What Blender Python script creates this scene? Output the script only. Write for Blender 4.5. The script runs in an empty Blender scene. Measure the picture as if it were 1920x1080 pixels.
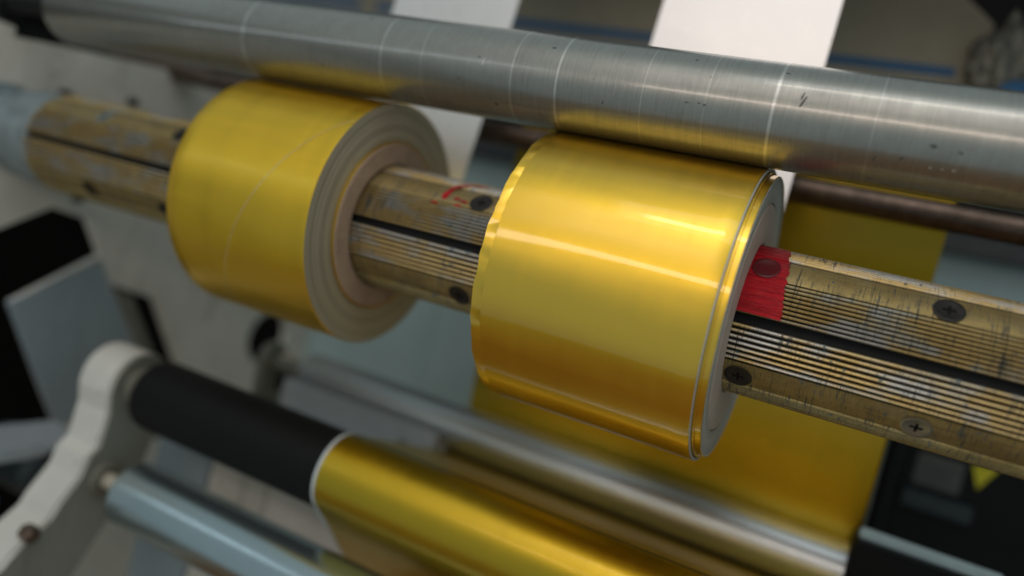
import bpy, bmesh, math, random
from math import pi, sin, cos, radians, hypot, atan2
from mathutils import Matrix, Vector, noise as mn

random.seed(7)
S = 0.038            # metres per unit; one unit = radius of the air shaft
scene = bpy.context.scene
col = scene.collection

# ------------------------------------------------------------------ camera
CAM = Vector((0, -10.6675, 0))
M = Matrix(((0.8831094, -0.2436203, 0.40095753, 0),
            (0.39701622, -0.06733075, -0.91533857, 0),
            (0.24999183, 0.96753073, 0.03726079, 0),
            (0, 0, 0, 1)))
cd = bpy.data.cameras.new('camera')
cam = bpy.data.objects.new('camera', cd)
col.objects.link(cam)
cam.matrix_world = Matrix.Translation(CAM * S) @ M
cd.sensor_width = 36.0
cd.lens = 26.996
cd.clip_start = 0.01
cd.clip_end = 100
cd.dof.use_dof = True
cd.dof.focus_distance = 9.55 * S
cd.dof.aperture_fstop = 2.05
cd.dof.aperture_blades = 9
scene.camera = cam
scene.render.engine = 'CYCLES'
scene.cycles.use_denoising = True

# ------------------------------------------------------------------ world and lamps
w = bpy.data.worlds.new('World')
scene.world = w
w.use_nodes = True
w.node_tree.nodes['Background'].inputs[0].default_value = (0.80, 0.965, 1.0, 1)
w.node_tree.nodes['Background'].inputs[1].default_value = 0.35

def area(name, loc, target, sx, sy, rad, color, spread=180):
    """rectangular lamp; loc / target / size in units, rad = radiance"""
    l = bpy.data.lights.new(name, 'AREA')
    l.shape = 'RECTANGLE'
    l.size, l.size_y = sx * S, sy * S
    l.energy = rad * pi * sx * sy * S * S
    l.color = color
    l.spread = radians(spread)
    o = bpy.data.objects.new(name, l)
    col.objects.link(o)
    o.location = Vector(loc) * S
    d = (Vector(target) - Vector(loc)).normalized()
    xa = Vector((1, 0, 0))
    ya = d.cross(xa).normalized() * -1
    za = -d
    xa = ya.cross(za)
    o.rotation_euler = Matrix((xa, ya, za)).transposed().to_euler()
    return o

area('ceiling_light_bank', (5, -26, 44), (-4, 0, 0), 50, 18, 1.1, (0.90, 0.97, 1.0))
area('warm_work_lamp', (-6, -19, 17), (-3, 2, 3), 12, 7, 0.5, (1.0, 0.83, 0.75))
area('warm_work_lamp', (-6, -19.1, 17.1), (-3, 2, 3), 17, 10, 0.45, (1.0, 0.84, 0.76))
area('warm_work_lamp', (-6, -19.2, 17.2), (-3, 2, 3), 23, 14, 0.35, (1.0, 0.85, 0.77))
area('warm_tube_lamp', (-3.0, -18, 5.2), (-3, 0, 1), 19, 1.5, 5.4, (1.0, 0.80, 0.68))
area('cool_tube_lamp', (-30, -18, 6.0), (-9, 0, -1), 20, 1.6, 2.2, (0.82, 0.94, 1.0))
area('warm_ceiling_lamp', (-7, -32, 50), (-2, 0, 0), 22, 4.5, 6.0, (1.0, 0.84, 0.72))

vs = scene.view_settings
vs.view_transform = 'Standard'
vs.look = 'None'
vs.exposure = 0.0
vs.gamma = 1.0
vs.use_curve_mapping = False

# ------------------------------------------------------------------ helpers: materials
class NT:
    def __init__(s, name):
        s.m = bpy.data.materials.new(name)
        s.m.use_nodes = True
        s.t = s.m.node_tree
        s.b = s.t.nodes['Principled BSDF']
        s.tc = s.t.nodes.new('ShaderNodeTexCoord')
        s.u = s.n('ShaderNodeVectorMath', {0: s.tc.outputs['Object'], 1: (1 / S,) * 3}, operation='MULTIPLY').outputs[0]
    def n(s, typ, ins=None, **kw):
        nd = s.t.nodes.new(typ)
        for k, v in kw.items():
            setattr(nd, k, v)
        for k, v in (ins or {}).items():
            s.set(nd.inputs[k], v)
        return nd
    def set(s, sock, v):
        if isinstance(v, bpy.types.NodeSocket):
            s.t.links.new(v, sock)
        else:
            if sock.type == 'RGBA' and len(v) == 3:
                v = (*v, 1)
            sock.default_value = v
    def p(s, **kw):
        for k, v in kw.items():
            s.set(s.b.inputs[k.replace('_', ' ')], v)
        return s
    def math(s, op, a, b=0.0, c=0.0, clamp=False):
        nd = s.n('ShaderNodeMath', {0: a, 1: b, 2: c}, operation=op)
        nd.use_clamp = clamp
        return nd.outputs[0]
    def xyz(s, vec=None):
        nd = s.n('ShaderNodeSeparateXYZ', {0: vec or s.u})
        return nd.outputs
    def comb(s, x, y, z):
        return s.n('ShaderNodeCombineXYZ', {0: x, 1: y, 2: z}).outputs[0]
    def scale(s, v, k):
        return s.n('ShaderNodeVectorMath', {0: v, 1: k}, operation='MULTIPLY').outputs[0]
    def noise(s, vec, scale=5, detail=3, rough=0.5, dist=0.0):
        return s.n('ShaderNodeTexNoise', {'Vector': vec, 'Scale': scale, 'Detail': detail, 'Roughness': rough, 'Distortion': dist}).outputs[0]
    def noise1(s, wv, scale=5, detail=3, rough=0.5):
        nd = s.n('ShaderNodeTexNoise', noise_dimensions='1D')
        s.set(nd.inputs['W'], wv)
        s.set(nd.inputs['Scale'], scale); s.set(nd.inputs['Detail'], detail); s.set(nd.inputs['Roughness'], rough)
        return nd.outputs[0]
    def ramp(s, f, stops, interp='LINEAR'):
        nd = s.n('ShaderNodeValToRGB', {0: f})
        cr = nd.color_ramp
        cr.interpolation = interp
        while len(cr.elements) < len(stops):
            cr.elements.new(0.5)
        for e, (pos, c) in zip(cr.elements, stops):
            e.position = pos
            e.color = (*c, 1) if len(c) == 3 else c
        return nd.outputs[0]
    def step(s, f, a, b):
        """0 below a, 1 above b"""
        return s.n('ShaderNodeMapRange', {0: f, 1: a, 2: b, 3: 0.0, 4: 1.0}).outputs[0]
    def rng(s, f, a, b, c, d):
        return s.n('ShaderNodeMapRange', {0: f, 1: a, 2: b, 3: c, 4: d}).outputs[0]
    def mix(s, f, a, b):
        nd = s.n('ShaderNodeMix', data_type='RGBA')
        s.set(nd.inputs[0], f)
        s.set(nd.inputs[6], a); s.set(nd.inputs[7], b)
        return nd.outputs[2]
    def bump(s, h, strength=0.2, dist=0.002):
        nd = s.n('ShaderNodeBump', {'Height': h, 'Strength': strength, 'Distance': dist})
        s.t.links.new(nd.outputs[0], s.b.inputs['Normal'])
    def polar(s):
        x, y, z = s.xyz()
        r = s.math('SQRT', s.math('ADD', s.math('MULTIPLY', y, y), s.math('MULTIPLY', z, z)))
        a = s.math('ARCTAN2', z, y)
        return x, r, a

def simple(name, c, rough=0.5, metal=0.0, var=0.15, scale=3.0, bump=0.05, **kw):
    m = NT(name)
    n1 = m.noise(m.u, scale, 5, 0.6)
    n2 = m.noise(m.u, scale * 7, 3, 0.6)
    f = m.math('ADD', m.math('MULTIPLY', n1, 0.7), m.math('MULTIPLY', n2, 0.3))
    lo = tuple(x * (1 - var) for x in c); hi = tuple(min(1, x * (1 + var)) for x in c)
    m.p(Base_Color=m.ramp(f, [(0.3, lo), (0.7, hi)]), Roughness=m.rng(n2, 0.2, 0.8, rough * 0.85, min(1, rough * 1.15)), Metallic=metal, **kw)
    if bump:
        m.bump(n2, bump, 0.002)
    return m.m

def gold_film(name, base, rough, streak=0.05, coat=0.0, coat_rough=0.08):
    m = NT(name)
    x, r, a = m.polar()
    # tension streaks run along the axis: height varies round the roll, hardly along it
    v = m.comb(m.math('MULTIPLY', x, 0.35), m.math('MULTIPLY', m.math('SINE', a), 9.0), m.math('MULTIPLY', m.math('COSINE', a), 9.0))
    n1 = m.noise(v, 1.0, 4, 0.6)
    v2 = m.comb(m.math('MULTIPLY', x, 0.8), m.math('MULTIPLY', m.math('SINE', a), 2.2), m.math('MULTIPLY', m.math('COSINE', a), 2.2))
    n2 = m.noise(v2, 1.0, 2, 0.5)
    f = m.noise(m.scale(m.u, (1.5, 1.5, 1.5)), 2.0, 4, 0.6)
    lo = tuple(c * 0.97 for c in base); hi = tuple(min(1, c * 1.02) for c in base)
    bandx = m.noise1(x, 5.0, 4, 0.7)
    f = m.math('ADD', m.math('MULTIPLY', f, 0.6), m.math('MULTIPLY', m.math('ADD', bandx, n1), 0.2))
    scuff = m.step(m.noise(m.scale(m.u, (9, 9, 9)), 1.6, 5, 0.75), 0.60, 0.80)
    rr_ = m.rng(m.math('ADD', m.math('MULTIPLY', n1, 0.6), m.math('MULTIPLY', bandx, 0.4)), 0.3, 0.7, rough * 0.82, rough * 1.18)
    m.p(Base_Color=m.ramp(f, [(0.3, lo), (0.7, hi)]), Metallic=1.0, Roughness=m.math('ADD', rr_, m.math('MULTIPLY', scuff, 0.12)))
    m.p(Coat_Weight=coat, Coat_Roughness=coat_rough, Coat_IOR=1.7)
    m.bump(m.math('ADD', m.math('MULTIPLY', n1, 0.25), n2), streak, 0.01)
    return m.m

def make_roll_edge(name, tint):
    m = NT(name)
    x, r, a = m.polar()
    rings = m.noise1(r, 110, 4, 0.8)
    rings2 = m.noise1(r, 9, 2, 0.5)
    f = m.math('ADD', m.math('MULTIPLY', rings, 0.7), m.math('MULTIPLY', rings2, 0.3))
    c = m.ramp(f, [(0.30, tuple(t * 0.72 for t in tint)), (0.48, tint), (0.60, tuple(min(1, t * 1.2) for t in tint)), (0.72, (tint[0] * 1.2, tint[1] * 1.0, tint[2] * 0.7))])
    m.p(Base_Color=c, Metallic=0.3, Roughness=0.40)
    m.bump(rings, 0.25, 0.0012)
    return m.m

def make_shaft_metal(name, flat=False):
    m = NT(name)
    x, r, a = m.polar()
    ca, sa = m.math('COSINE', a), m.math('SINE', a)
    # knife scores: thin rings at random places, broken up round the shaft
    vr = m.comb(m.math('MULTIPLY', x, 30.0), m.math('MULTIPLY', ca, 2.2), m.math('MULTIPLY', sa, 2.2))
    n = m.noise(vr, 1.0, 3, 0.75)
    score = m.step(n, 0.555, 0.62)
    vg = m.comb(m.math('MULTIPLY', x, 2.0), m.math('MULTIPLY', ca, 1.5), m.math('MULTIPLY', sa, 1.5))
    gate = m.step(m.noise(vg, 1.0, 3, 0.6), 0.40, 0.56)
    score = m.math('MULTIPLY', score, gate)
    # clean cut lines right round the shaft
    warp = m.math('MULTIPLY', m.noise(m.u, 1.2, 1), 0.04)
    wv = m.noise1(m.math('ADD', x, warp), 6.0, 2, 0.7)
    cut = m.math('SUBTRACT', 1.0, m.step(m.math('ABSOLUTE', m.math('SUBTRACT', wv, 0.5)), 0.002, 0.007))
    cut = m.math('MULTIPLY', cut, m.rng(gate, 0, 1, 0.1, 0.75))
    # worn to bare steel in patches
    wear = m.noise(m.comb(m.math('MULTIPLY', x, 1.4), m.math('MULTIPLY', ca, 3.5), m.math('MULTIPLY', sa, 3.5)), 1.0, 5, 0.62)
    wear = m.step(wear, 0.47, 0.60)
    ink = m.noise(m.comb(m.math('MULTIPLY', x, 7.0), m.math('MULTIPLY', ca, 6.0), m.math('MULTIPLY', sa, 6.0)), 1.3, 2, 0.6)
    ink = m.step(ink, 0.665, 0.70)
    g = m.noise(m.u, 2.0, 4, 0.6)
    if flat:
        base = m.ramp(g, [(0.3, (0.30, 0.215, 0.075)), (0.7, (0.44, 0.335, 0.13))])
        c = m.mix(m.math('MULTIPLY', wear, 0.12), base, (0.40, 0.38, 0.33))
        vl = m.comb(m.math('MULTIPLY', x, 1.3), m.math('MULTIPLY', ca, 60.0), m.math('MULTIPLY', sa, 60.0))
        c = m.mix(m.math('MULTIPLY', m.step(m.noise(vl, 1.0, 3, 0.7), 0.56, 0.66), 0.6), c, (0.10, 0.075, 0.04))
        vt = m.comb(m.math('MULTIPLY', x, 55.0), m.math('MULTIPLY', ca, 5.0), m.math('MULTIPLY', sa, 5.0))
        c = m.mix(m.math('MULTIPLY', m.step(m.noise(vt, 1.0, 3, 0.75), 0.57, 0.64), 0.6), c, (0.08, 0.08, 0.075))
    else:
        base = m.ramp(g, [(0.3, (0.56, 0.40, 0.16)), (0.7, (0.70, 0.53, 0.25))])
        c = m.mix(m.math('MULTIPLY', wear, 0.85), base, (0.55, 0.56, 0.55))
        crest = m.step(r, 0.962, 0.984)
        c = m.mix(crest, (0.045, 0.036, 0.024), c)
    c = m.mix(m.math('MULTIPLY', score, 0.85), c, (0.045, 0.055, 0.06))
    c = m.mix(cut, c, (0.02, 0.022, 0.025))
    c = m.mix(m.math('MULTIPLY', ink, 0.75), c, (0.05, 0.11, 0.14))
    dark = m.math('MAXIMUM', m.math('MAXIMUM', score, cut), ink, clamp=True)
    m.p(Base_Color=c, Metallic=m.rng(dark, 0, 1, 0.6 if flat else 0.7, 0.1), Roughness=m.rng(dark, 0, 1, 0.5 if flat else 0.44, 0.75))
    m.bump(m.math('SUBTRACT', m.noise(m.u, 40, 3, 0.6), m.math('MULTIPLY', dark, 0.8)), 0.25, 0.0008)
    return m.m

def make_steel(name, c, rough, rings=(), scratch=1.0, mottle=1.0, ani=0.5, coat=0.0):
    m = NT(name)
    x, r, a = m.polar()
    ca, sa = m.math('COSINE', a), m.math('SINE', a)
    v = m.comb(m.math('MULTIPLY', x, 34.0), m.math('MULTIPLY', ca, 1.1), m.math('MULTIPLY', sa, 1.1))
    lathe = m.noise(v, 1.0, 4, 0.8)
    vb = m.comb(m.math('MULTIPLY', x, 1.6), m.math('MULTIPLY', ca, 0.8), m.math('MULTIPLY', sa, 0.8))
    band = m.noise(vb, 1.0, 3, 0.6)
    spot = m.noise(m.u, 6.0, 5, 0.7)
    f = m.math('ADD', m.math('MULTIPLY', lathe, 0.5), m.math('ADD', m.math('MULTIPLY', band, 0.25), m.math('MULTIPLY', spot, 0.25)))
    f = m.math('ADD', 0.5, m.math('MULTIPLY', m.math('SUBTRACT', f, 0.5), mottle))
    base = m.ramp(f, [(0.30, tuple(k * 0.74 for k in c)), (0.5, c), (0.68, tuple(min(1, k * 1.22) for k in c))])
    pit = m.math('MULTIPLY', m.step(m.noise(m.scale(m.u, (7, 11, 11)), 1.0, 1, 0.4), 0.775, 0.80), mottle)
    base = m.mix(m.math('MULTIPLY', pit, 0.8), base, (0.03, 0.03, 0.03))
    for xr, wd, st in rings:
        d = m.math('ABSOLUTE', m.math('SUBTRACT', x, xr))
        k = m.math('MULTIPLY', m.math('SUBTRACT', 1.0, m.step(d, wd * 0.5, wd)), st)
        k = m.math('MULTIPLY', k, m.rng(m.noise(m.u, 3.0, 2), 0.3, 0.6, 0.5, 1.0))
        base = m.mix(k, base, (0.80, 0.80, 0.76))
    m.p(Base_Color=base, Metallic=0.92, Roughness=m.rng(f, 0.3, 0.7, rough * 1.25, rough * 0.8))
    tg = m.n('ShaderNodeTangent', direction_type='RADIAL', axis='X').outputs[0]
    m.p(Anisotropic=ani, Anisotropic_Rotation=0.25, Tangent=tg, Coat_Weight=coat, Coat_Roughness=0.13, Coat_IOR=1.9)
    m.bump(lathe, 0.16 * scratch, 0.0008)
    return m.m

MAT = {}
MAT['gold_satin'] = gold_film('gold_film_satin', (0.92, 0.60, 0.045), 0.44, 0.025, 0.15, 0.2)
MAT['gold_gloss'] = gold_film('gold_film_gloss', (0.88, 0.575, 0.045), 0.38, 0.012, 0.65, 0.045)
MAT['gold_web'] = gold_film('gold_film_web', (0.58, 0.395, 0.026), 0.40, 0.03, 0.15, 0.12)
MAT['edge_left'] = make_roll_edge('film_edge_olive', (0.47, 0.42, 0.31))
MAT['edge_right'] = make_roll_edge('film_edge_grey', (0.48, 0.49, 0.47))
MAT['card'] = simple('cardboard_core', (0.46, 0.32, 0.225), 0.75, var=0.18, scale=4)
MAT['pale_core'] = simple('pale_core', (0.50, 0.40, 0.33), 0.6, var=0.12, scale=4)
MAT['rib'] = make_shaft_metal('ribbed_brass_anodised')
MAT['flat'] = make_shaft_metal('flat_brass_anodised', True)
MAT['rubber'] = simple('black_rubber', (0.006, 0.0062, 0.0065), 0.6, var=0.3, scale=8, Specular_IOR_Level=0.15)
MAT['rubber_cover'] = simple('black_rubber_cover', (0.006, 0.0065, 0.007), 0.6, var=0.2, scale=8, Specular_IOR_Level=0.22)
MAT['screw_dark'] = simple('blackened_screw', (0.028, 0.026, 0.024), 0.5, 0.4, var=0.5, scale=12)
MAT['screw_light'] = simple('zinc_screw', (0.36, 0.38, 0.34), 0.38, 0.85, var=0.2, scale=12)
MAT['journal'] = simple('blue_grey_steel_journal', (0.30, 0.37, 0.40), 0.45, 0.5, var=0.35, scale=2.5)
MAT['steel'] = make_steel('scored_steel_roller', (0.315, 0.315, 0.285), 0.40, coat=0.5, ani=0.3, rings=((-9.71, 0.035, 0.45), (-4.18, 0.022, 0.6), (-1.41, 0.024, 0.6), (-4.85, 0.015, 0.5), (-7.0, 0.02, 0.45), (-6.3, 0.012, 0.3), (-3.0, 0.01, 0.3), (-0.3, 0.012, 0.25), (-2.2, 0.008, 0.3)))
MAT['alu'] = make_steel('bright_roller_metal', (0.62, 0.65, 0.66), 0.34, scratch=0.15, mottle=0.3, ani=0.0)
MAT['alu_low'] = make_steel('blue_tinted_roller_metal', (0.42, 0.51, 0.54), 0.22, scratch=0.1, mottle=0.2, ani=0.0)
MAT['alu_dull'] = simple('dull_aluminium', (0.50, 0.55, 0.58), 0.38, 0.35, var=0.12, scale=4)
MAT['white_film'] = simple('white_film_back', (0.87, 0.84, 0.82), 0.30, 0.6, var=0.03, scale=1.0, bump=0.006)
MAT['margin'] = simple('clear_film_margin', (0.62, 0.68, 0.70), 0.3, var=0.1, scale=6)
MAT['white_scratch'] = simple('pale_scratch', (0.62, 0.54, 0.30), 0.5, var=0.3, scale=12)
MAT['dent'] = simple('dark_dent', (0.09, 0.09, 0.085), 0.6, var=0.3, scale=12)
MAT['bright_dent'] = simple('bright_dent', (0.55, 0.55, 0.50), 0.4, var=0.1, scale=12)
MAT['rust'] = simple('rusty_brown_bar', (0.12, 0.082, 0.062), 0.30, 0.7, var=0.6, scale=3.5, bump=0.2)
MAT['rail'] = simple('dark_grey_rail', (0.035, 0.045, 0.047), 0.5, 0.2, var=0.3, scale=3)
MAT['panel'] = simple('pale_blue_grey_panel', (0.44, 0.58, 0.59), 0.6, var=0.08, scale=0.6, bump=0.01)
MAT['beige'] = simple('beige_panel', (0.36, 0.33, 0.25), 0.7, var=0.15, scale=0.7)
MAT['blue'] = simple('blue_stripe', (0.02, 0.13, 0.30), 0.6, var=0.2, scale=3)
MAT['dark'] = simple('dark_wall', (0.008, 0.0075, 0.007), 0.8, var=0.2, scale=0.4, Specular_IOR_Level=0.1)
MAT['concrete'] = simple('tan_floor_paint', (0.46, 0.20, 0.045), 0.7, var=0.15, scale=0.3)
MAT['black'] = simple('black_plastic', (0.008, 0.009, 0.0095), 0.55, var=0.2, scale=3, Specular_IOR_Level=0.2)
MAT['grey_label'] = simple('grey_label', (0.085, 0.09, 0.085), 0.6, var=0.2, scale=5)
MAT['yellow'] = simple('yellow_sticker', (0.62, 0.56, 0.02), 0.5, var=0.1, scale=5)
MAT['dark_teal'] = simple('dark_teal_plastic', (0.03, 0.045, 0.05), 0.5, var=0.2, scale=3)
MAT['pale_bar'] = simple('pale_teal_bar', (0.50, 0.64, 0.66), 0.45, 0.1, var=0.1, scale=3)
MAT['axle'] = simple('pale_axle', (0.62, 0.56, 0.45), 0.45, 0.3, var=0.15, scale=5)
MAT['olive'] = simple('olive_grey_metal', (0.20, 0.20, 0.16), 0.6, 0.1, var=0.2, scale=3)
MAT['cable_blue'] = simple('blue_plastic', (0.02, 0.16, 0.28), 0.5, var=0.2, scale=5)

def make_paint(name, c, dirt):
    m = NT(name)
    n1 = m.noise(m.u, 0.5, 5, 0.6)
    n2 = m.noise(m.scale(m.u, (1, 1, 0.35)), 1.4, 6, 0.7, 0.6)
    n3 = m.noise(m.u, 14, 3, 0.6)
    base = m.ramp(n1, [(0.3, tuple(k * 0.9 for k in c)), (0.7, tuple(k * 1.06 for k in c))])
    d = m.step(n2, 0.56, 0.72)
    base = m.mix(m.math('MULTIPLY', d, 0.55), base, dirt)
    chip = m.step(m.noise(m.u, 5.0, 4, 0.65), 0.66, 0.69)
    base = m.mix(m.math('MULTIPLY', chip, 0.7), base, dirt)
    m.p(Base_Color=base, Roughness=m.rng(n3, 0.3, 0.7, 0.42, 0.6))
    m.bump(m.math('ADD', n3, m.math('MULTIPLY', m.noise(m.u, 3.0, 3), 1.5)), 0.25, 0.003)
    return m.m
MAT['frame'] = make_paint('off_white_machine_paint', (0.68, 0.655, 0.585), (0.30, 0.26, 0.21))
MAT['arm'] = make_paint('white_arm_paint', (0.70, 0.69, 0.64), (0.34, 0.30, 0.25))
MAT['cream'] = make_paint('cream_plate_paint', (0.72, 0.68, 0.62), (0.5, 0.46, 0.4))
MAT['arm_shade'] = make_paint('olive_grey_arm_shade', (0.24, 0.245, 0.21), (0.14, 0.13, 0.11))  # darker colour standing in for shade on the side of the white arm
MAT['cover'] = make_paint('blue_grey_cover_paint', (0.30, 0.36, 0.39), (0.22, 0.25, 0.26))

def make_red():
    m = NT('red_paint')
    x, r, a = m.polar()
    v = m.comb(m.math('MULTIPLY', x, 2.2), m.math('MULTIPLY', m.math('COSINE', a), 16.0), m.math('MULTIPLY', m.math('SINE', a), 16.0))
    n = m.noise(v, 1.0, 5, 0.7)
    worn = m.step(n, 0.66, 0.72)
    c = m.mix(m.math('MULTIPLY', worn, 0.55), m.ramp(n, [(0.35, (0.30, 0.0006, 0.006)), (0.62, (0.56, 0.002, 0.012))]), (0.75, 0.45, 0.42))
    m.p(Base_Color=c, Roughness=m.rng(n, 0.3, 0.7, 0.18, 0.36), Specular_IOR_Level=0.26)
    m.bump(n, 0.8, 0.0018)
    return m.m
MAT['red'] = make_red()
MAT['red_dark'] = simple('dark_red_paint', (0.12, 0.002, 0.006), 0.35, var=0.3, scale=8)

# ------------------------------------------------------------------ helpers: objects
def tag(o, label=None, cat=None, group=None, kind=None):
    if label: o['label'] = label
    if cat: o['category'] = cat
    if group: o['group'] = group
    if kind: o['kind'] = kind
    return o

def thing(name, label, cat, loc=(0, 0, 0), group=None):
    o = bpy.data.objects.new(name, None)
    o.empty_display_size = 0.01
    col.objects.link(o)
    o.location = Vector(loc) * S
    return tag(o, label, cat, group)

def mesh_obj(name, me, mat, parent=None, loc=(0, 0, 0)):
    o = bpy.data.objects.new(name, me)
    col.objects.link(o)
    if mat is not None and not me.materials:
        me.materials.append(MAT[mat])
    o.location = Vector(loc) * S
    if parent is not None:
        o.parent = parent
    return o

def build(name, verts, faces, mat, parent=None, loc=(0, 0, 0), smooth=False, recalc=True):
    me = bpy.data.meshes.new(name)
    me.from_pydata([(v[0] * S, v[1] * S, v[2] * S) for v in verts], [], faces)
    if recalc:
        bm = bmesh.new(); bm.from_mesh(me)
        bmesh.ops.recalc_face_normals(bm, faces=bm.faces)
        bm.to_mesh(me); bm.free()
    if smooth:
        me.polygons.foreach_set('use_smooth', [True] * len(me.polygons))
        if smooth != 'all':
            me.set_sharp_from_angle(angle=radians(35))
    me.update()
    return mesh_obj(name, me, mat, parent, loc)

def lathe(name, prof, mat, parent=None, loc=(0, 0, 0), seg=160, closed=False, rfun=None, smooth=True, caps=True):
    """revolve (x, r) profile about the X axis"""
    V, F = [], []
    for k, (x, r) in enumerate(prof):
        for i in range(seg):
            a = 2 * pi * i / seg
            xx, rr = (x, r) if rfun is None else rfun(k, x, r, a)
            V.append((xx, -rr * cos(a), rr * sin(a)))
    n = len(prof)
    for k in range(n if closed else n - 1):
        for i in range(seg):
            j = (i + 1) % seg
            k2 = (k + 1) % n
            F.append((k * seg + i, k * seg + j, k2 * seg + j, k2 * seg + i))
    if not closed and caps:
        F.append(tuple(range(seg)))
        F.append(tuple((n - 1) * seg + i for i in range(seg)))
    return build(name, V, F, mat, parent, loc, smooth)

def box(name, a, b, mat, parent=None, loc=(0, 0, 0), bevel=0.03):
    bm = bmesh.new()
    bmesh.ops.create_cube(bm, size=1.0)
    for v in bm.verts:
        v.co = Vector(((a[i] + b[i]) / 2 + v.co[i] * (b[i] - a[i]) for i in range(3))) * S
    if bevel:
        bmesh.ops.bevel(bm, geom=list(bm.edges), offset=bevel * S, segments=2, affect='EDGES', clamp_overlap=True)
    me = bpy.data.meshes.new(name)
    bm.to_mesh(me); bm.free()
    me.polygons.foreach_set('use_smooth', [True] * len(me.polygons))
    me.set_sharp_from_angle(angle=radians(35))
    return mesh_obj(name, me, mat, parent, loc)

def plate(name, outer, holes, x, th, mat, parent=None, loc=(0, 0, 0), axis='X', bevel=0.05):
    """flat plate with holes; outline in (y, z) at plane x (axis X) or (x, z) at plane y (axis Y); th = thickness away from the camera side"""
    bm = bmesh.new()
    edges = []
    for loop in [outer] + list(holes):
        vs_ = []
        for (p, q) in loop:
            co = (x, p, q) if axis == 'X' else (p, x, q)
            vs_.append(bm.verts.new(Vector(co) * S))
        for i in range(len(vs_)):
            edges.append(bm.edges.new((vs_[i], vs_[(i + 1) % len(vs_)])))
    bmesh.ops.triangle_fill(bm, use_beauty=True, use_dissolve=True, edges=edges)
    r = bmesh.ops.extrude_face_region(bm, geom=list(bm.faces))
    d = Vector((-th, 0, 0)) if axis == 'X' else Vector((0, th, 0))
    bmesh.ops.translate(bm, vec=d * S, verts=[g for g in r['geom'] if isinstance(g, bmesh.types.BMVert)])
    bmesh.ops.recalc_face_normals(bm, faces=bm.faces)
    if bevel:
        sharp = [e for e in bm.edges if len(e.link_faces) == 2 and e.calc_face_angle(0) > 1.2]
        bmesh.ops.bevel(bm, geom=sharp, offset=bevel * S, segments=2, affect='EDGES', clamp_overlap=True)
    me = bpy.data.meshes.new(name)
    bm.to_mesh(me); bm.free()
    return mesh_obj(name, me, mat, parent, loc)

def circle(cy, cz, r, n=32, a0=0, a1=2 * pi, end=False):
    m_ = n if not end else n - 1
    return [(cy + r * cos(a0 + (a1 - a0) * i / m_), cz + r * sin(a0 + (a1 - a0) * i / m_)) for i in range(n)]

def sheet(name, path, x0, x1, mat, parent=None, loc=(0, 0, 0), th=0.012, smooth=True, nx=1):
    """thin film following a (y, z) path, from x0 to x1"""
    V, F = [], []
    P = [Vector(p) for p in path]
    N = []
    for i in range(len(P)):
        t = (P[min(i + 1, len(P) - 1)] - P[max(i - 1, 0)]).normalized()
        N.append(Vector((-t.y, t.x)))
    n = len(P)
    for side in (0.5, -0.5):
        for j in range(nx + 1):
            xx = x0 + (x1 - x0) * j / nx
            for i in range(n):
                q = P[i] + N[i] * th * side
                V.append((xx, q.x, q.y))
    L = (nx + 1) * n
    for j in range(nx):
        for i in range(n - 1):
            a = j * n + i
            F.append((a, a + 1, a + 1 + n, a + n))
            F.append((L + a, L + a + n, L + a + n + 1, L + a + 1))
    for j in (0, nx):
        for i in range(n - 1):
            a = j * n + i
            F.append((a, a + 1, L + a + 1, L + a))
    for j in range(nx):
        for i in (0, n - 1):
            a = j * n + i
            F.append((a, a + n, L + a + n, L + a))
    return build(name, V, F, mat, parent, loc, smooth)

# ================================================================== SETTING
# dark workshop behind the machine
o = box('workshop_wall', (-60, 26, -40), (40, 27, 40), 'dark', bevel=0)
tag(o, kind='structure')
o = box('side_wall', (-42, -30, -40), (-41, 25.9, 12), 'dark', bevel=0)
tag(o, kind='structure')
o = box('floor', (-60, -24, -31), (40, 27, -30.1), 'concrete', bevel=0)
tag(o, kind='structure')

# ------------------------------------------------------------------ machine side frame
t = thing('machine_side_frame', 'dirty off-white cast side frame of the machine behind the far end of the shaft', 'machine frame', (0, 0, 0))
outer = [(-6, -16), (12.5, -16), (12.5, 2.9), (3.0, 2.4), (0.4, 2.02), (-1.6, 1.7), (-6, 1.4)]
opening = [(-2.6, -3.3), (-0.11, -2.13), (0.94, -1.48), (1.84, -1.62), (2.41, -2.44), (0.48, -3.72), (1.71, -5.77), (2.35, -6.76), (2.9, -8.2), (1.6, -9.6), (-2.6, -9.6)]
slot = [(2.92, -3.14), (4.26, -3.41), (5.64, -5.36), (6.6, -7.5), (5.2, -7.5), (4.54, -5.33)]
hole = circle(9.0, -4.45, 0.85, 32)
slit = [(-2.0, 0.05), (-0.75, 0.55), (-0.25, 0.92), (-0.75, 0.86), (-2.0, 0.62)]
plate('side_plate', outer, [opening, slot, hole, slit], -16.5, 0.22, 'frame', t, bevel=0.03)
plate('access_cover', [(0.46, -3.73), (2.40, -2.50), (4.2, -5.0), (4.4, -5.6), (2.36, -6.8), (1.70, -5.77)], [], -16.47, 0.20, 'cover', t, bevel=0.03)
plate('slot_flange', [(2.96, -3.2), (3.55, -3.40), (4.95, -5.35), (4.55, -5.25)], [], -16.46, 0.15, 'olive', t, bevel=0.03)
plate('stiffening_rib', [(3.6, 0.9), (3.9, 0.95), (4.9, -0.6), (4.5, -0.6)], [], -16.38, 0.1, 'olive', t, bevel=0.02)
for (yy, zz, rr) in ((0.55, 1.02, 0.13), (2.2, 1.35, 0.1), (1.4, -1.15, 0.1), (5.3, -2.3, 0.1)):
    lathe('bolt', [(-16.49, rr), (-16.30, rr), (-16.27, rr * 0.8)], 'screw_dark', t, (0, yy, zz), 6, smooth=False)

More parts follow.
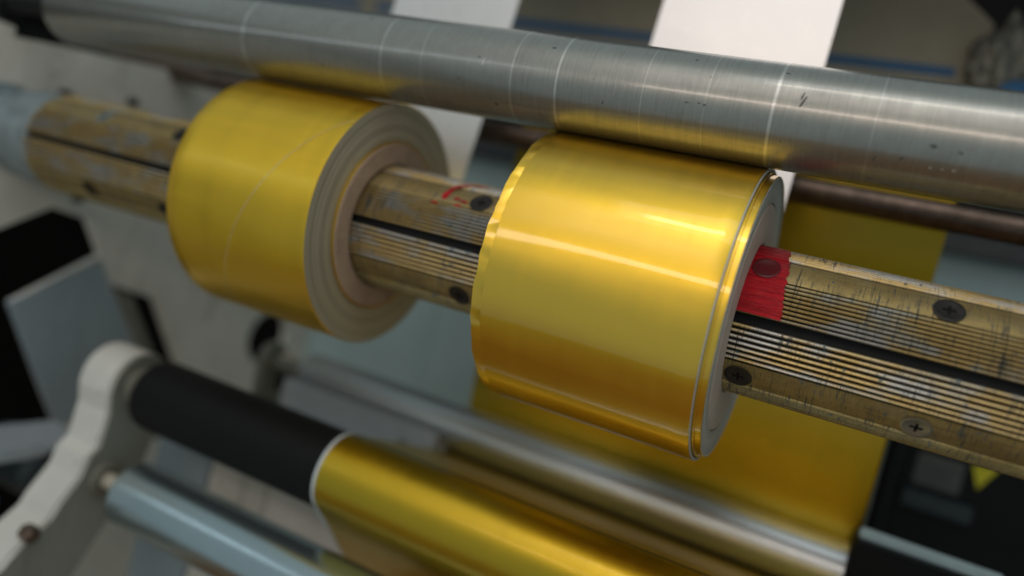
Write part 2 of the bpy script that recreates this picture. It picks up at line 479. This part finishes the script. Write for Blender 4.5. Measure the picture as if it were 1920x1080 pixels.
# clamp lever above the frame at the top edge of the picture
t = thing('clamp_lever', 'dark clamp lever on top of the off-white side frame', 'lever', (-17.2, -0.8, 1.92))
lathe('pivot', [(-0.3, 0.34), (0.35, 0.34), (0.42, 0.26)], 'black', t, (0, 0.1, 0.52), 24)
box('arm', (-0.1, 0.1, 0.05), (0.25, 1.05, 0.30), 'black', t, (0, 0.1, 0))
box('foot', (-0.35, -0.5, -0.25), (0.4, 0.3, 0.16), 'arm', t)

# ------------------------------------------------------------------ back panels
t = thing('back_panel', 'pale blue-grey sheet metal panel closing the machine behind the gold web', 'panel', (0, 11, 0))
plate('upper_sheet', [(-16.5, 0.22), (14, 0.22), (14, 2.95), (-16.5, 2.95)], [], 0, 0.1, 'panel', t, axis='Y', bevel=0.02)
plate('lower_sheet', [(-16.5, -16), (1.52, -16), (1.52, 0.18), (-16.5, 0.18)], [], 0, 0.1, 'panel', t, axis='Y', bevel=0.02)
for xx in (-12.2, -5.5):
    box('seam_strip', (xx, -0.07, -15.8), (xx + 0.35, -0.004, 0.1), 'panel', t, bevel=0.02)
o = box('cross_rail', (-16.5, 10.0, 2.74), (14, 10.5, 3.25), 'rail', bevel=0.06)
tag(o, 'dark blue-grey rail running along the top of the pale back panel', 'rail')

# beige guard with the blue stripe
t = thing('beige_guard', 'beige guard panel with a dark blue stripe behind the white film strips', 'guard panel', (0, 8, 0))
plate('guard_sheet', [(-26, 4.2), (1.15, 4.2), (1.15, 7.4), (0.3, 8.1), (-26, 8.1)], [], 0, 0.12, 'beige', t, axis='Y', bevel=0.02)
plate('blue_stripe', [(-26, 6.12), (-15.25, 6.12), (-15.25, 6.34), (-26, 6.34)], [], -0.012, 0.008, 'blue', t, axis='Y', bevel=0)
plate('blue_stripe', [(-14.72, 6.12), (0.66, 6.17), (0.66, 6.37), (-14.72, 6.34)], [], -0.012, 0.008, 'blue', t, axis='Y', bevel=0)
o = box('shade_beam', (-26, 4.2, 8.2), (14, 8.3, 9.6), 'black', bevel=0.1)  # added out of view, keeps light off the upper part of the guard
tag(o, 'unseen black beam added to shade the top of the beige guard', 'beam')

# ================================================================== AIR SHAFT
shaft = thing('air_shaft', 'scratched brass-coloured ribbed air shaft carrying both gold film rolls', 'shaft', (0, 0, 0))
XL, XR = -15.07, 9.0
RIB0, RIB1, FLAT0, FLAT1 = 3.3, 33.0, 34.0, 56.0
def rib_profile(a0, a1, n):
    pts = []
    for k in range(n):
        for j in range(8):
            u = j / 8.0
            ang = a0 + (a1 - a0) * (k + u) / n
            h = sin(pi * u) ** 1.15
            pts.append((ang, 0.945 + 0.052 * h))
    pts.append((a1, 0.945))
    return pts
def extrude_profile(name, pts, x0, x1, mat, parent, rin=0.86, xfun=None, nseg=1, smooth='all'):
    """shell between the outer (angle, radius) profile and radius rin"""
    V, F = [], []
    n = len(pts)
    for s in range(nseg + 1):
        x = x0 + (x1 - x0) * s / nseg
        for (ad, r) in pts:
            a = radians(ad); V.append((x, -r * cos(a), r * sin(a)))
        for (ad, r) in pts:
            a = radians(ad); V.append((x, -rin * cos(a), rin * sin(a)))
    m = 2 * n
    for s in range(nseg):
        b0, b1 = s * m, (s + 1) * m
        for i in range(n - 1):
            F.append((b0 + i, b0 + i + 1, b1 + i + 1, b1 + i))
            F.append((b0 + n + i, b1 + n + i, b1 + n + i + 1, b0 + n + i + 1))
        F.append((b0, b1, b1 + n, b0 + n))
        F.append((b0 + n - 1, b0 + 2 * n - 1, b1 + 2 * n - 1, b1 + n - 1))
    for b in (0, nseg * m):
        for i in range(n - 1):
            F.append((b + i, b + n + i, b + n + i + 1, b + i + 1))
    return build(name, V, F, mat, parent, smooth=True)
for q in range(4):
    b = 90 * q
    extrude_profile('ribbed_leaf', rib_profile(b + RIB0, b + RIB1, 9), XL, XR, 'flat' if q == 3 else 'rib', shaft)
    extrude_profile('ribbed_leaf', rib_profile(b + 57.0, b + 86.7, 7), XL, XR, 'rib', shaft)
    extrude_profile('screw_strip', [(b + FLAT0 + (FLAT1 - FLAT0) * i / 12, 0.972 + 0.006 * sin(pi * i / 12)) for i in range(13)], XL, XR, 'flat', shaft)
    extrude_profile('rubber_seam', [(b - 3.2 + 6.4 * i / 6, 0.945 - 0.02 * abs(sin(pi * i / 6))) for i in range(7)], XL, XR, 'rubber', shaft)
lathe('inner_tube', [(XL + 0.01, 0.87), (XR - 0.01, 0.87)], 'rubber', shaft, seg=96)
jo = lathe('journal', [(-18.6, 0.9), (-16.6, 0.93), (-16.2, 0.86), (-15.9, 0.86), (-15.85, 0.965), (-15.12, 0.965), (-15.07, 0.90)], 'journal', shaft, seg=96)
# screws, one row on every strip
def screw(x, ad, light, mat=None):
    R0 = 0.978 if mat is None else 0.990
    a = radians(ad)
    V, F = [], []
    n = 20
    rad = 0.155
    rings = [(0.0, rad + 0.02), (0.004, rad), (0.006, rad * 0.93), (0.001, rad * 0.84), (0.001, 0.0)]
    fr = Vector((0, -cos(a), sin(a))); tn = Vector((0, sin(a), cos(a)))
    for (h, r) in rings[:-1]:
        for i in range(n):
            p = 2 * pi * i / n
            V.append(Vector((r * cos(p), 0, 0)) + tn * (r * sin(p)) + fr * (h + 0.004))
    V.append(fr * 0.006)
    for k in range(len(rings) - 2):
        for i in range(n):
            j = (i + 1) % n
            F.append((k * n + i, k * n + j, (k + 1) * n + j, (k + 1) * n + i))
    k = len(rings) - 2
    for i in range(n):
        F.append((k * n + i, k * n + (i + 1) % n, (k + 1) * n))
    loc = fr * R0 + Vector((x, 0, 0))
    s = build('screw', V, F, mat or ('screw_light' if light else 'screw_dark'), shaft, loc, True)
    if mat:
        return s
    # cross recess
    V, F = [], []
    for (l, w_) in ((0.07, 0.016), (0.016, 0.07)):
        for hh in (0.0035, 0.0085):
            for (sx, sy) in ((-1, -1), (1, -1), (1, 1), (-1, 1)):
                V.append(Vector((sx * l, 0, 0)) + tn * (sy * w_) + fr * (hh + (0.0008 if l > w_ else 0.0)))
    for b in (0, 8):
        F += [(b, b + 1, b + 2, b + 3), (b + 4, b + 5, b + 6, b + 7), (b, b + 1, b + 5, b + 4), (b + 1, b + 2, b + 6, b + 5), (b + 2, b + 3, b + 7, b + 6), (b + 3, b, b + 4, b + 7)]
    build('cross_recess', V, F, 'rubber', s)
    return s
for ad in (45 - 2.0, -47.0):
    k = 0
    x = 0.95
    while x > XL + 0.3:
        if not (-9.8 < x < -7.2 or -4.2 < x < -1.5):
            painted = ad > 0 and k == 1
            screw(x, ad, (ad < 0 and k == 0) or (ad > 0 and k == 7), 'red_dark' if painted else None)
        x -= 2.04; k += 1
    for x in (2.99, 5.03, 7.07):
        screw(x, ad, False)
# red paint band beside the glossy roll
def shell_patch(name, a0, a1, x0f, x1f, mat, parent, off=0.012, na=60, nx=10):
    full = {}
    def rad(ad):
        b = ad % 90
        if RIB0 <= b <= RIB1:
            u = ((b - RIB0) / (RIB1 - RIB0) * 9) % 1; return 0.989 + 0.006 * abs(sin(pi * u))
        if 57 <= b <= 86.7:
            u = ((b - 57) / 29.7 * 7) % 1; return 0.989 + 0.006 * abs(sin(pi * u))
        return 0.978
    V, F = [], []
    for s in (1, 0):
        for i in range(na + 1):
            ad = a0 + (a1 - a0) * i / na
            u = i / na
            for j in range(nx + 1):
                v = j / nx
                x = x0f(u) + (x1f(u) - x0f(u)) * v
                r = rad(ad) + (off if s else 0.002)
                a = radians(ad)
                V.append((x, -r * cos(a), r * sin(a)))
    n = nx + 1; L = (na + 1) * n
    for i in range(na):
        for j in range(nx):
            a = i * n + j
            F.append((a, a + 1, a + n + 1, a + n)); F.append((L + a, L + a + n, L + a + n + 1, L + a + 1))
    for i in range(na):
        for j in (0, nx):
            a = i * n + j; F.append((a, a + n, L + a + n, L + a))
    for j in range(nx):
        for i in (0, na):
            a = i * n + j; F.append((a, a + 1, L + a + 1, L + a))
    return build(name, V, F, mat, parent, smooth=True)
rj = [random.uniform(-1, 1) for _ in range(200)]
def jit(u, k, amp):
    p = u * k; i = int(p); f = p - i
    return amp * (rj[i % 200] * (1 - f) + rj[(i + 1) % 200] * f)
o = shell_patch('red_paint_band', 4.5, 82, lambda u: -1.42, lambda u: -0.735 - 0.19 * u + jit(u, 34, 0.022), 'red', shaft, 0.014, 110, 8)
tag(o, 'band of glossy red paint on the shaft beside the roll')
# red marker stroke between the rolls
def stroke(name, pts, wd, mat, parent, R=0.984, th=0.006):
    V, F = [], []
    n = len(pts)
    for h in (th, 0.0):
        for i, (x, ad) in enumerate(pts):
            x2, a2 = pts[min(i + 1, n - 1)]; x1, a1 = pts[max(i - 1, 0)]
            tx, ta = x2 - x1, radians(a2 - a1)
            L = hypot(tx, ta) or 1
            ww = wd * (0.55 + 0.45 * sin(pi * (i + 0.5) / n)) * (1 + 0.25 * rj[(i * 7) % 200])
            for s in (-1, 1):
                xx = x - ta / L * ww * s; aa = radians(ad) + tx / L * ww * s
                V.append((xx, -(R + h) * cos(aa), (R + h) * sin(aa)))
    m = 2 * n
    for i in range(n - 1):
        a = 2 * i
        F += [(a, a + 1, a + 3, a + 2), (m + a, m + a + 2, m + a + 3, m + a + 1), (a, a + 2, m + a + 2, m + a), (a + 1, m + a + 1, m + a + 3, a + 3)]
    F += [(0, m, m + 1, 1), (m - 2, m - 1, 2 * m - 1, 2 * m - 2)]
    return build(name, V, F, mat, parent, smooth=True)
stroke('red_marker_stroke', [(-5.76, 38), (-5.77, 43), (-5.76, 48), (-5.74, 53)], 0.055, 'red', shaft)
stroke('red_marker_stroke', [(-5.76, 50), (-5.72, 56), (-5.66, 61), (-5.58, 65), (-5.46, 68), (-5.3, 70)], 0.05, 'red', shaft, R=0.992)
for (x, ad) in ((-5.86, 31), (-5.55, 40), (-5.42, 38.5), (-5.48, 33)):
    stroke('red_marker_stroke', [(x - 0.05, ad), (x, ad + 0.8), (x + 0.06, ad)], 0.02, 'red', shaft, R=0.992)

# ================================================================== FILM ROLLS
def face_rings(x0, side, r_in, r_out, n, amp, seed, bulge=0.0):
    """(x, r) points over a wound face from r_out to r_in: slightly telescoped wraps"""
    rr = random.Random(seed)
    pts = []
    off = 0.0
    for i in range(n + 1):
        r = r_out + (r_in - r_out) * i / n
        if i % 3 == 0:
            off = rr.uniform(-amp, amp)
        pts.append((x0 + side * (off + bulge * i / n), r))
    return pts

# --- satin roll
R1, x1L, x1R = 1.99, -9.91, -7.133
roll1 = thing('gold_film_roll', 'satin gold film roll with open brown core facing us, between frame and glossy roll', 'film roll', (0, 0, 0), 'gold film rolls on the shaft')
lathe('wound_film', [(x1L + 0.03, R1 - 0.03), (x1L, R1 - 0.012), (x1L + 0.02, R1)] + [(x1L + 0.02 + (x1R - x1L - 0.03) * i / 12, R1 + 0.003 * sin(i * 1.7)) for i in range(1, 12)] + [(x1R - 0.01, R1), (x1R, R1 - 0.01)], 'gold_satin', roll1, seg=256, caps=False)
pf = [(x1R - 0.02, R1 - 0.0125)] + face_rings(x1R, 1, 1.395, R1 - 0.012, 60, 0.004, 3)
pf.append((x1R - 0.3, 1.39))
fo = lathe('wound_face', pf, 'edge_left', roll1, seg=200, caps=False)
lathe('wound_face', [(x1L + 0.02, R1 - 0.04), (x1L + 0.01, R1 - 0.05), (x1L + 0.02, 1.40), (x1L + 0.3, 1.39)], 'edge_left', roll1, seg=128, caps=False)
# core: hollow tube
def tube(name, xa, xb, ri, ro, mat, parent, bev=0.02, seg=160):
    return lathe(name, [(xa + bev, ro), (xb - bev, ro), (xb, ro - bev), (xb, ri + bev), (xb - bev, ri), (xa + bev, ri), (xa, ri + bev), (xa, ro - bev)], mat, parent, seg=seg, closed=True)
core = tube('cardboard_core', x1L, x1R + 0.045, 1.003, 1.365, 'card', roll1, 0.03)
tube('core_wrap', x1R - 0.2, x1R + 0.03, 1.3655, 1.385, 'gold_satin', roll1, 0.004)
# pale crease running slanting over the film
pts = []
for i in range(25):
    u = i / 24
    pts.append((-9.02 + 1.86 * u ** 1.25, -62 + 106 * (1 - (1 - u) ** 1.15)))
stroke('film_crease', pts, 0.004, 'white_scratch', roll1, R=R1 + 0.003, th=0.003)

# --- glossy roll
R2, x2L, x2R = 2.008, -4.327, -1.388
roll2 = thing('gold_film_roll', 'glossy gold film roll in front with a crimped far edge, beside the red paint band', 'film roll', (0, 0, 0), 'gold film rolls on the shaft')
def wavy(k, x, r, a):
    if k <= 3:
        w_ = max(0.0, 0.35 + 0.9 * mn.noise(Vector((cos(a) * 7, sin(a) * 7, 1.3))) + 0.45 * mn.noise(Vector((cos(a) * 19, sin(a) * 19, 4.1))))
        return x - (0.03 * w_ if k < 2 else 0.0), r - (0.012, 0.012, 0.016, 0.0)[k] * w_
    return x, r + 0.0022 * sin(a * 9 + 0.6 * x) + 0.0012 * sin(a * 23 + 1.1 * x)
prof = [(x2L, R2 - 0.05), (x2L, R2 - 0.002), (x2L + 0.105, R2 - 0.004), (x2L + 0.118, R2 - 0.014), (x2L + 0.125, R2)]
prof += [(x2L + 0.125 + (x2R - x2L - 0.135) * i / 12, R2) for i in range(1, 13)] + [(x2R, R2 - 0.006)]
lathe('wound_film', prof, 'gold_gloss', roll2, seg=384, rfun=wavy, caps=False)
lathe('outer_wrap_edge', [(x2R - 0.02, R2 - 0.007), (x2R + 0.012, R2 - 0.008), (x2R + 0.016, R2 - 0.014), (x2R + 0.014, R2 - 0.045), (x2R - 0.05, R2 - 0.052)], 'edge_right', roll2, seg=200, caps=False)
lathe('telescoped_wraps', [(x2R - 0.05, 1.945), (x2R + 0.045, 1.945), (x2R + 0.05, 1.925), (x2R + 0.035, 1.92), (x2R + 0.12, 1.915), (x2R + 0.125, 1.905)], 'gold_gloss', roll2, seg=200, caps=False)
pf = [(x2R + 0.10, 1.904)] + [(x2R + 0.130, 1.902), (x2R + 0.135, 1.88), (x2R + 0.11, 1.872)] + face_rings(x2R + 0.105, 1, 1.57, 1.87, 24, 0.003, 11) + [(x2R - 0.2, 1.565)]
lathe('wound_face', pf, 'edge_right', roll2, seg=200, caps=False)
lathe('wound_face', [(x2L + 0.05, R2 - 0.04), (x2L + 0.04, R2 - 0.06), (x2L + 0.05, 1.4), (x2L + 0.3, 1.39)], 'edge_right', roll2, seg=128, caps=False)
tube('core', x2L + 0.02, x2R + 0.115, 1.003, 1.56, 'pale_core', roll2, 0.03)

# ================================================================== CONTACT ROLLER
CY, CZ, CR = -0.80, 2.525, 0.640
cr = thing('contact_roller', 'long scored steel roller resting on top of both gold rolls', 'roller', (0, CY, CZ))
lathe('roller_body', [(-14.85, 0.42), (-14.84, 0.50), (-14.78, CR - 0.035), (-14.70, CR), (9.0, CR), (9.05, CR - 0.05)], 'steel', cr, seg=256)
lathe('roller_journal', [(-16.6, 0.2), (-14.86, 0.2)], 'black', cr, seg=48)
for (x, ad, l, wd, mt, sl) in ((-2.42, -14, 0.05, 0.016, 'dent', 0.3), (-2.27, -13, 0.03, 0.016, 'dent', 0.1), (-2.20, -14, 0.035, 0.02, 'dent', 0.2),
                               (-1.12, 10, 0.02, 0.012, 'dent', 4.0), (-1.10, 4, 0.05, 0.016, 'dent', 6.0), (0.05, -37, 0.03, 0.02, 'dent', 2.0), (-0.22, -42, 0.02, 0.012, 'dent', 3.0),
                               (0.35, -42, 0.02, 0.016, 'bright_dent', 0.1), (0.47, -41.5, 0.02, 0.014, 'bright_dent', 0.1), (0.58, -41, 0.03, 0.014, 'bright_dent', 0.2),
                               (-5.30, -2, 0.02, 0.012, 'bright_dent', 4.5), (-3.5, -28, 0.012, 0.01, 'dent', 2.5)):
    stroke('dent' if 'd' == mt[0] else 'bright_dent', [(x - l * 0.5, ad - sl), (x - l / 6, ad - sl / 3), (x + l / 6, ad + sl / 3), (x + l * 0.5, ad + sl)], 0.6 * wd / CR, mt, cr, R=CR + 0.0005, th=0.002)

# ================================================================== WEBS
def strip(x0, x1, label):
    path = [(2.005, 0.0), (2.02, 0.6), (2.10, 1.28), (2.27, 2.5), (2.45, 4.27), (2.53, 4.95), (2.75, 6.8), (2.95, 8.6)]
    o = sheet('film_strip', path, x0, x1, 'white_film', th=0.008, nx=4)
    tag(o, label, 'film strip', 'white film strips rising behind the contact roller')
strip(x1L, x1R, 'pale grey-white film strip rising behind the steel roller from the satin roll')
strip(x2L, x2R, 'brightly lit pinkish white film strip rising behind the steel roller from the glossy roll')

BY, BZ, BR = 0.386, -4.272, 0.681       # black rubber roller
MY, MZ, MR = 4.338, -3.883, 0.525       # mid guide roller
LY, LZ, LR = 0.03, -6.08, 0.608         # low guide roller
def arc(cy, cz, r, a0, a1, n):
    return [(cy + r * cos(radians(a0 + (a1 - a0) * i / n)), cz + r * sin(radians(a0 + (a1 - a0) * i / n))) for i in range(n + 1)]
g = 0.010
# comes down behind the mid roller, under it, over and round the black roller, away down and back
web = [(5.6, 3.0), (4.6, 3.02), (4.1, 2.95), (3.87, 2.75), (3.90, 2.4), (4.25, 0.2), (4.70, -2.8)] + arc(MY, MZ, MR + g, -4, -107, 24) 
web += arc(BY, BZ, BR + g, 93, 222, 36) + [(0.64, -5.44), (1.5, -6.28), (3.2, -7.9)]
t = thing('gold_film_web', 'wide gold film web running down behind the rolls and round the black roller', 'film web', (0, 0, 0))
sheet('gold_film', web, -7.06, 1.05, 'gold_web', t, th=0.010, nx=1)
wm = arc(BY, BZ, BR + g, 60, 222, 36) + [(0.64, -5.44), (1.5, -6.28), (3.2, -7.9)]
sheet('clear_margin', wm, -7.12, -7.062, 'margin', t, th=0.010, nx=1)

# ================================================================== LOWER ROLLERS
t = thing('black_roller', 'matt black rubber-covered roller carrying the wide gold web', 'roller', (0, BY, BZ))
lathe('rubber_cover', [(-11.55, BR - 0.06), (-11.52, BR - 0.02), (-11.45, BR), (9, BR), (9.02, BR - 0.05)], 'rubber_cover', t, seg=160)
lathe('axle', [(-12.98, 0.20), (-11.8, 0.20), (-11.78, 0.26), (-11.55, 0.26)], 'axle', t, seg=40)
t = thing('guide_roller', 'bright steel guide roller behind the black roller, wrapped below by the gold web', 'roller', (0, MY, MZ))
lathe('roller_body', [(-11.15, 0.3), (-11.12, MR - 0.03), (-11.05, MR), (0.92, MR), (0.95, MR - 0.04)], 'alu', t, seg=160)
lathe('axle', [(-12.2, 0.16), (-11.15, 0.16)], 'olive', t, seg=32)
lathe('axle', [(0.95, 0.16), (9.0, 0.16)], 'olive', t, seg=32)
t = thing('guide_roller', 'bright blue-grey metal guide roller below the black roller at the bottom edge', 'roller', (0, LY, LZ))
lathe('roller_body', [(-11.25, 0.3), (-11.22, LR - 0.05), (-11.15, LR), (9, LR), (9.03, LR - 0.04)], 'alu_low', t, seg=160)
lathe('axle', [(-12.98, 0.16), (-11.6, 0.16), (-11.58, 0.22), (-11.25, 0.22)], 'axle', t, seg=40)

# flat bar with screw in front of the mid roller, left part
t = thing('aluminium_bar', 'dull aluminium flat bar with a screw along the guide roller above the black roller', 'bar', (0, 3.55, -4.1))
box('flat_bar', (-11.2, 0.0, -0.48), (-7.06, 0.22, 0.14), 'alu_dull', t, bevel=0.03)
box('lower_lip', (-11.0, -0.25, -0.66), (-8.0, 0.2, -0.49), 'alu_dull', t, bevel=0.02)
sc = lathe('screw', [(0, 0.10), (0.0, 0.10)], 'screw_dark', t, (-7.8, -0.02, -0.27), 16) if False else None
bm = bmesh.new()
bmesh.ops.create_cone(bm, cap_ends=True, segments=20, radius1=0.11 * S, radius2=0.085 * S, depth=0.06 * S, matrix=Matrix.Rotation(radians(90), 4, 'X'))
me = bpy.data.meshes.new('screw'); bm.to_mesh(me); bm.free()
mesh_obj('screw', me, 'screw_light', t, (-7.8, -0.02, -0.27))
# end bracket of the mid roller
t = thing('roller_bracket', 'olive-grey bracket holding the far end of the upper guide roller', 'bracket', (-12.3, MY, MZ))
plate('bracket_plate', circle(0, 0.05, 0.42, 14, pi, 0, True) + [(0.45, -0.6), (0.9, -2.4), (0.2, -2.6), (-0.35, -0.7)], [], 0.15, 0.3, 'olive', t)
lathe('clamp_knob', [(0.15, 0.2), (0.35, 0.2), (0.42, 0.14)], 'axle', t, (0, 0.25, 0.05), 24)
lathe('clamp_knob', [(0.15, 0.22), (0.40, 0.22), (0.45, 0.18)], 'black', t, (0, 0.35, -0.5), 24)

t = thing('white_guide_plate', 'pale cream guide plate in the gap between the black roller and the lower guide roller', 'guide plate', (0, 2.5, -6))
for (xa, xb, mt) in ((-13.4, -11.75, 'cover'), (-11.7, -10.75, 'frame'), (-10.7, -10.12, 'frame'), (-10.06, -7.25, 'cream')):
    box('plate_panel', (xa, 0, -9.5), (xb, 0.12, 1.1), mt, t, bevel=0.03)
# support arm
t = thing('support_arm', 'curved white cast arm holding the black roller and the lower guide roller', 'arm bracket', (-12.0, BY, BZ))
ax = [(-0.30, -4.40), (-0.22, -4.75), (-0.27, -5.45), (-0.45, -5.62), (-0.52, -5.98), (-0.86, -6.5), (-0.95, -6.72), (-1.55, -7.25), (-1.72, -7.5), (-3.2, -8.4), (-3.0, -9.6), (-1.4, -9.3), (-0.3, -8.2), (0.35, -7.0), (0.85, -6.1), (1.05, -5.2), (1.05, -4.4)]
boss = [(BY + 0.68 * cos(radians(a)), BZ + 0.68 * sin(radians(a))) for a in range(0, 181, 15)]
poly = [(y - BY, z - BZ) for (y, z) in boss + ax]
plate('cast_arm', poly, [], 0, 0.95, 'arm', t, bevel=0.07)
plate('arm_side_shade', [(y * 0.93 - 0.02, z * 0.985) for (y, z) in poly], [], 0.004 + 0.02, 0.03, 'arm_shade', t, bevel=0.015)  # thin plate added over the side face, paints its shade in olive-grey
lathe('bearing_boss', [(0.0, 0.42), (0.13, 0.40), (0.16, 0.34), (0.10, 0.27)], 'olive', t, seg=40)
lathe('bearing_boss', [(0.0, 0.36), (0.10, 0.34), (0.12, 0.28), (0.06, 0.22)], 'olive', t, (0, LY - BY, LZ - BZ), 40)
lathe('bolt', [(0.0, 0.16), (0.22, 0.16), (0.26, 0.12)], 'rust', t, (0, -1.75, -2.55), 6, smooth=False)

# ------------------------------------------------------------------ rusty bar behind the contact roller
t = thing('rusty_bar', 'rusty brown round bar behind the white strips, just under the steel roller', 'bar', (0, 3.3, 2.384))
V = []
segs = [(-18.6, 0.22, 0.36), (-16.6, 0.14, 0.32), (-15.3, 0.0, 0.235), (0, 0, 0.235), (9, 0, 0.235)]
F = []
n = 48
for (x, dz, r) in segs:
    for i in range(n):
        a = 2 * pi * i / n
        V.append((x, r * cos(a), dz + r * sin(a)))
for k in range(len(segs) - 1):
    for i in range(n):
        j = (i + 1) % n
        F.append((k * n + i, k * n + j, (k + 1) * n + j, (k + 1) * n + i))
F.append(tuple(range(n))); F.append(tuple((len(segs) - 1) * n + i for i in range(n)))
build('bar', V, F, 'rust', t, smooth=True)

# ------------------------------------------------------------------ lower right: block, pale bar, dark cabinet with sticker
t = thing('end_block', 'black end block with a pale bar on top beside the guide roller end', 'block', (0.9, 3.6, -3.6))
box('block', (0.06, 0.0, -0.7), (9, 1.3, 0.48), 'black', t, bevel=0.05)
box('pale_bar', (0.10, 0.30, 0.485), (2.25, 0.46, 0.66), 'pale_bar', t, bevel=0.03)
t = thing('dark_cabinet', 'dark electrical cabinet with a grey label under the shaft beyond the gold web', 'cabinet', (1.75, 9, -3.5))
box('cabinet_body', (0.0, 0.0, -8), (12, 1.9, 3.3), 'black', t, bevel=0.06)
plate('label_plate', [(0.32, 0.9), (1.25, 0.9), (1.25, 1.62), (0.32, 1.62)], [], -0.02, 0.015, 'grey_label', t, axis='Y', bevel=0)
for i in range(3):
    plate('label_line', [(0.40, 1.08 + 0.14 * i), (1.15 - 0.12 * (i % 2), 1.08 + 0.14 * i), (1.15 - 0.12 * (i % 2), 1.11 + 0.14 * i), (0.40, 1.11 + 0.14 * i)], [], -0.026, 0.004, 'dark_teal', t, axis='Y', bevel=0)
plate('warning_triangle', [(1.36, 1.66), (1.86, 1.70), (1.56, 1.16)], [], -0.02, 0.015, 'yellow', t, axis='Y', bevel=0)
box('handle', (0.2, -0.12, 0.35), (1.6, 0.0, 0.75), 'dark_teal', t, bevel=0.04)

# ------------------------------------------------------------------ lower left: motor lump and blue cap behind the arm
t = thing('small_motor', 'small grey motor with a dark body behind the white arm', 'motor', (-15.0, -0.2, -6.9))
lathe('motor_body', [(-0.8, 0.55), (-0.7, 0.62), (0.8, 0.62), (0.9, 0.5)], 'dark_teal', t, (0, 0.7, 0.1), 32)
box('mounting_plate', (-0.5, -0.6, 0.45), (0.9, 1.6, 0.75), 'alu_dull', t, bevel=0.06)
t = thing('blue_hose_cap', 'blue plastic cap at the left edge beside the small motor', 'cap', (-14.2, -1.0, -7.2))
lathe('cap', [(-0.3, 0.3), (0.2, 0.34), (0.3, 0.26)], 'cable_blue', t, (0, 0.1, 0), 24)
lathe('cap_tip', [(0.3, 0.12), (0.45, 0.1)], 'axle', t, (0, 0.1, 0), 16)

# ------------------------------------------------------------------ upper right: crumpled rag and a blue clip
bm = bmesh.new()
bmesh.ops.create_icosphere(bm, subdivisions=5, radius=1.0)
from mathutils import noise as mn
for v in bm.verts:
    d = v.co.normalized()
    k = 1 + 0.35 * mn.noise(d * 2.0) + 0.22 * mn.noise(Vector((d.x * 9, d.y * 9, d.z * 2.5))) + 0.1 * mn.noise(d * 17)
    v.co = Vector((d.x * 0.62 * k, d.y * 0.35 * k, d.z * 0.82 * k)) * S
me = bpy.data.meshes.new('crumpled_rag'); bm.to_mesh(me); bm.free()
me.polygons.foreach_set('use_smooth', [True] * len(me.polygons))
m = NT('rag_cloth')
nz = m.noise(m.scale(m.u, (5, 5, 1.2)), 1.6, 4, 0.7)
m.p(Base_Color=m.ramp(nz, [(0.36, (0.035, 0.045, 0.045)), (0.5, (0.16, 0.165, 0.14)), (0.62, (0.30, 0.29, 0.25))]), Roughness=0.9)
MAT['rag'] = m.m
o = mesh_obj('crumpled_rag', me, 'rag', None, (1.55, 7.6, 6.45))
tag(o, 'crumpled grey streaky rag beside the end of the blue stripe', 'rag')
t = thing('blue_clip', 'small blue clip under the crumpled rag above the steel roller', 'clip', (1.75, 7.3, 5.7))
box('jaw', (-0.25, -0.1, 0.0), (0.22, 0.1, 0.22), 'blue', t, bevel=0.03)
box('jaw', (-0.1, -0.1, 0.225), (0.22, 0.1, 0.30), 'blue', t, bevel=0.02)
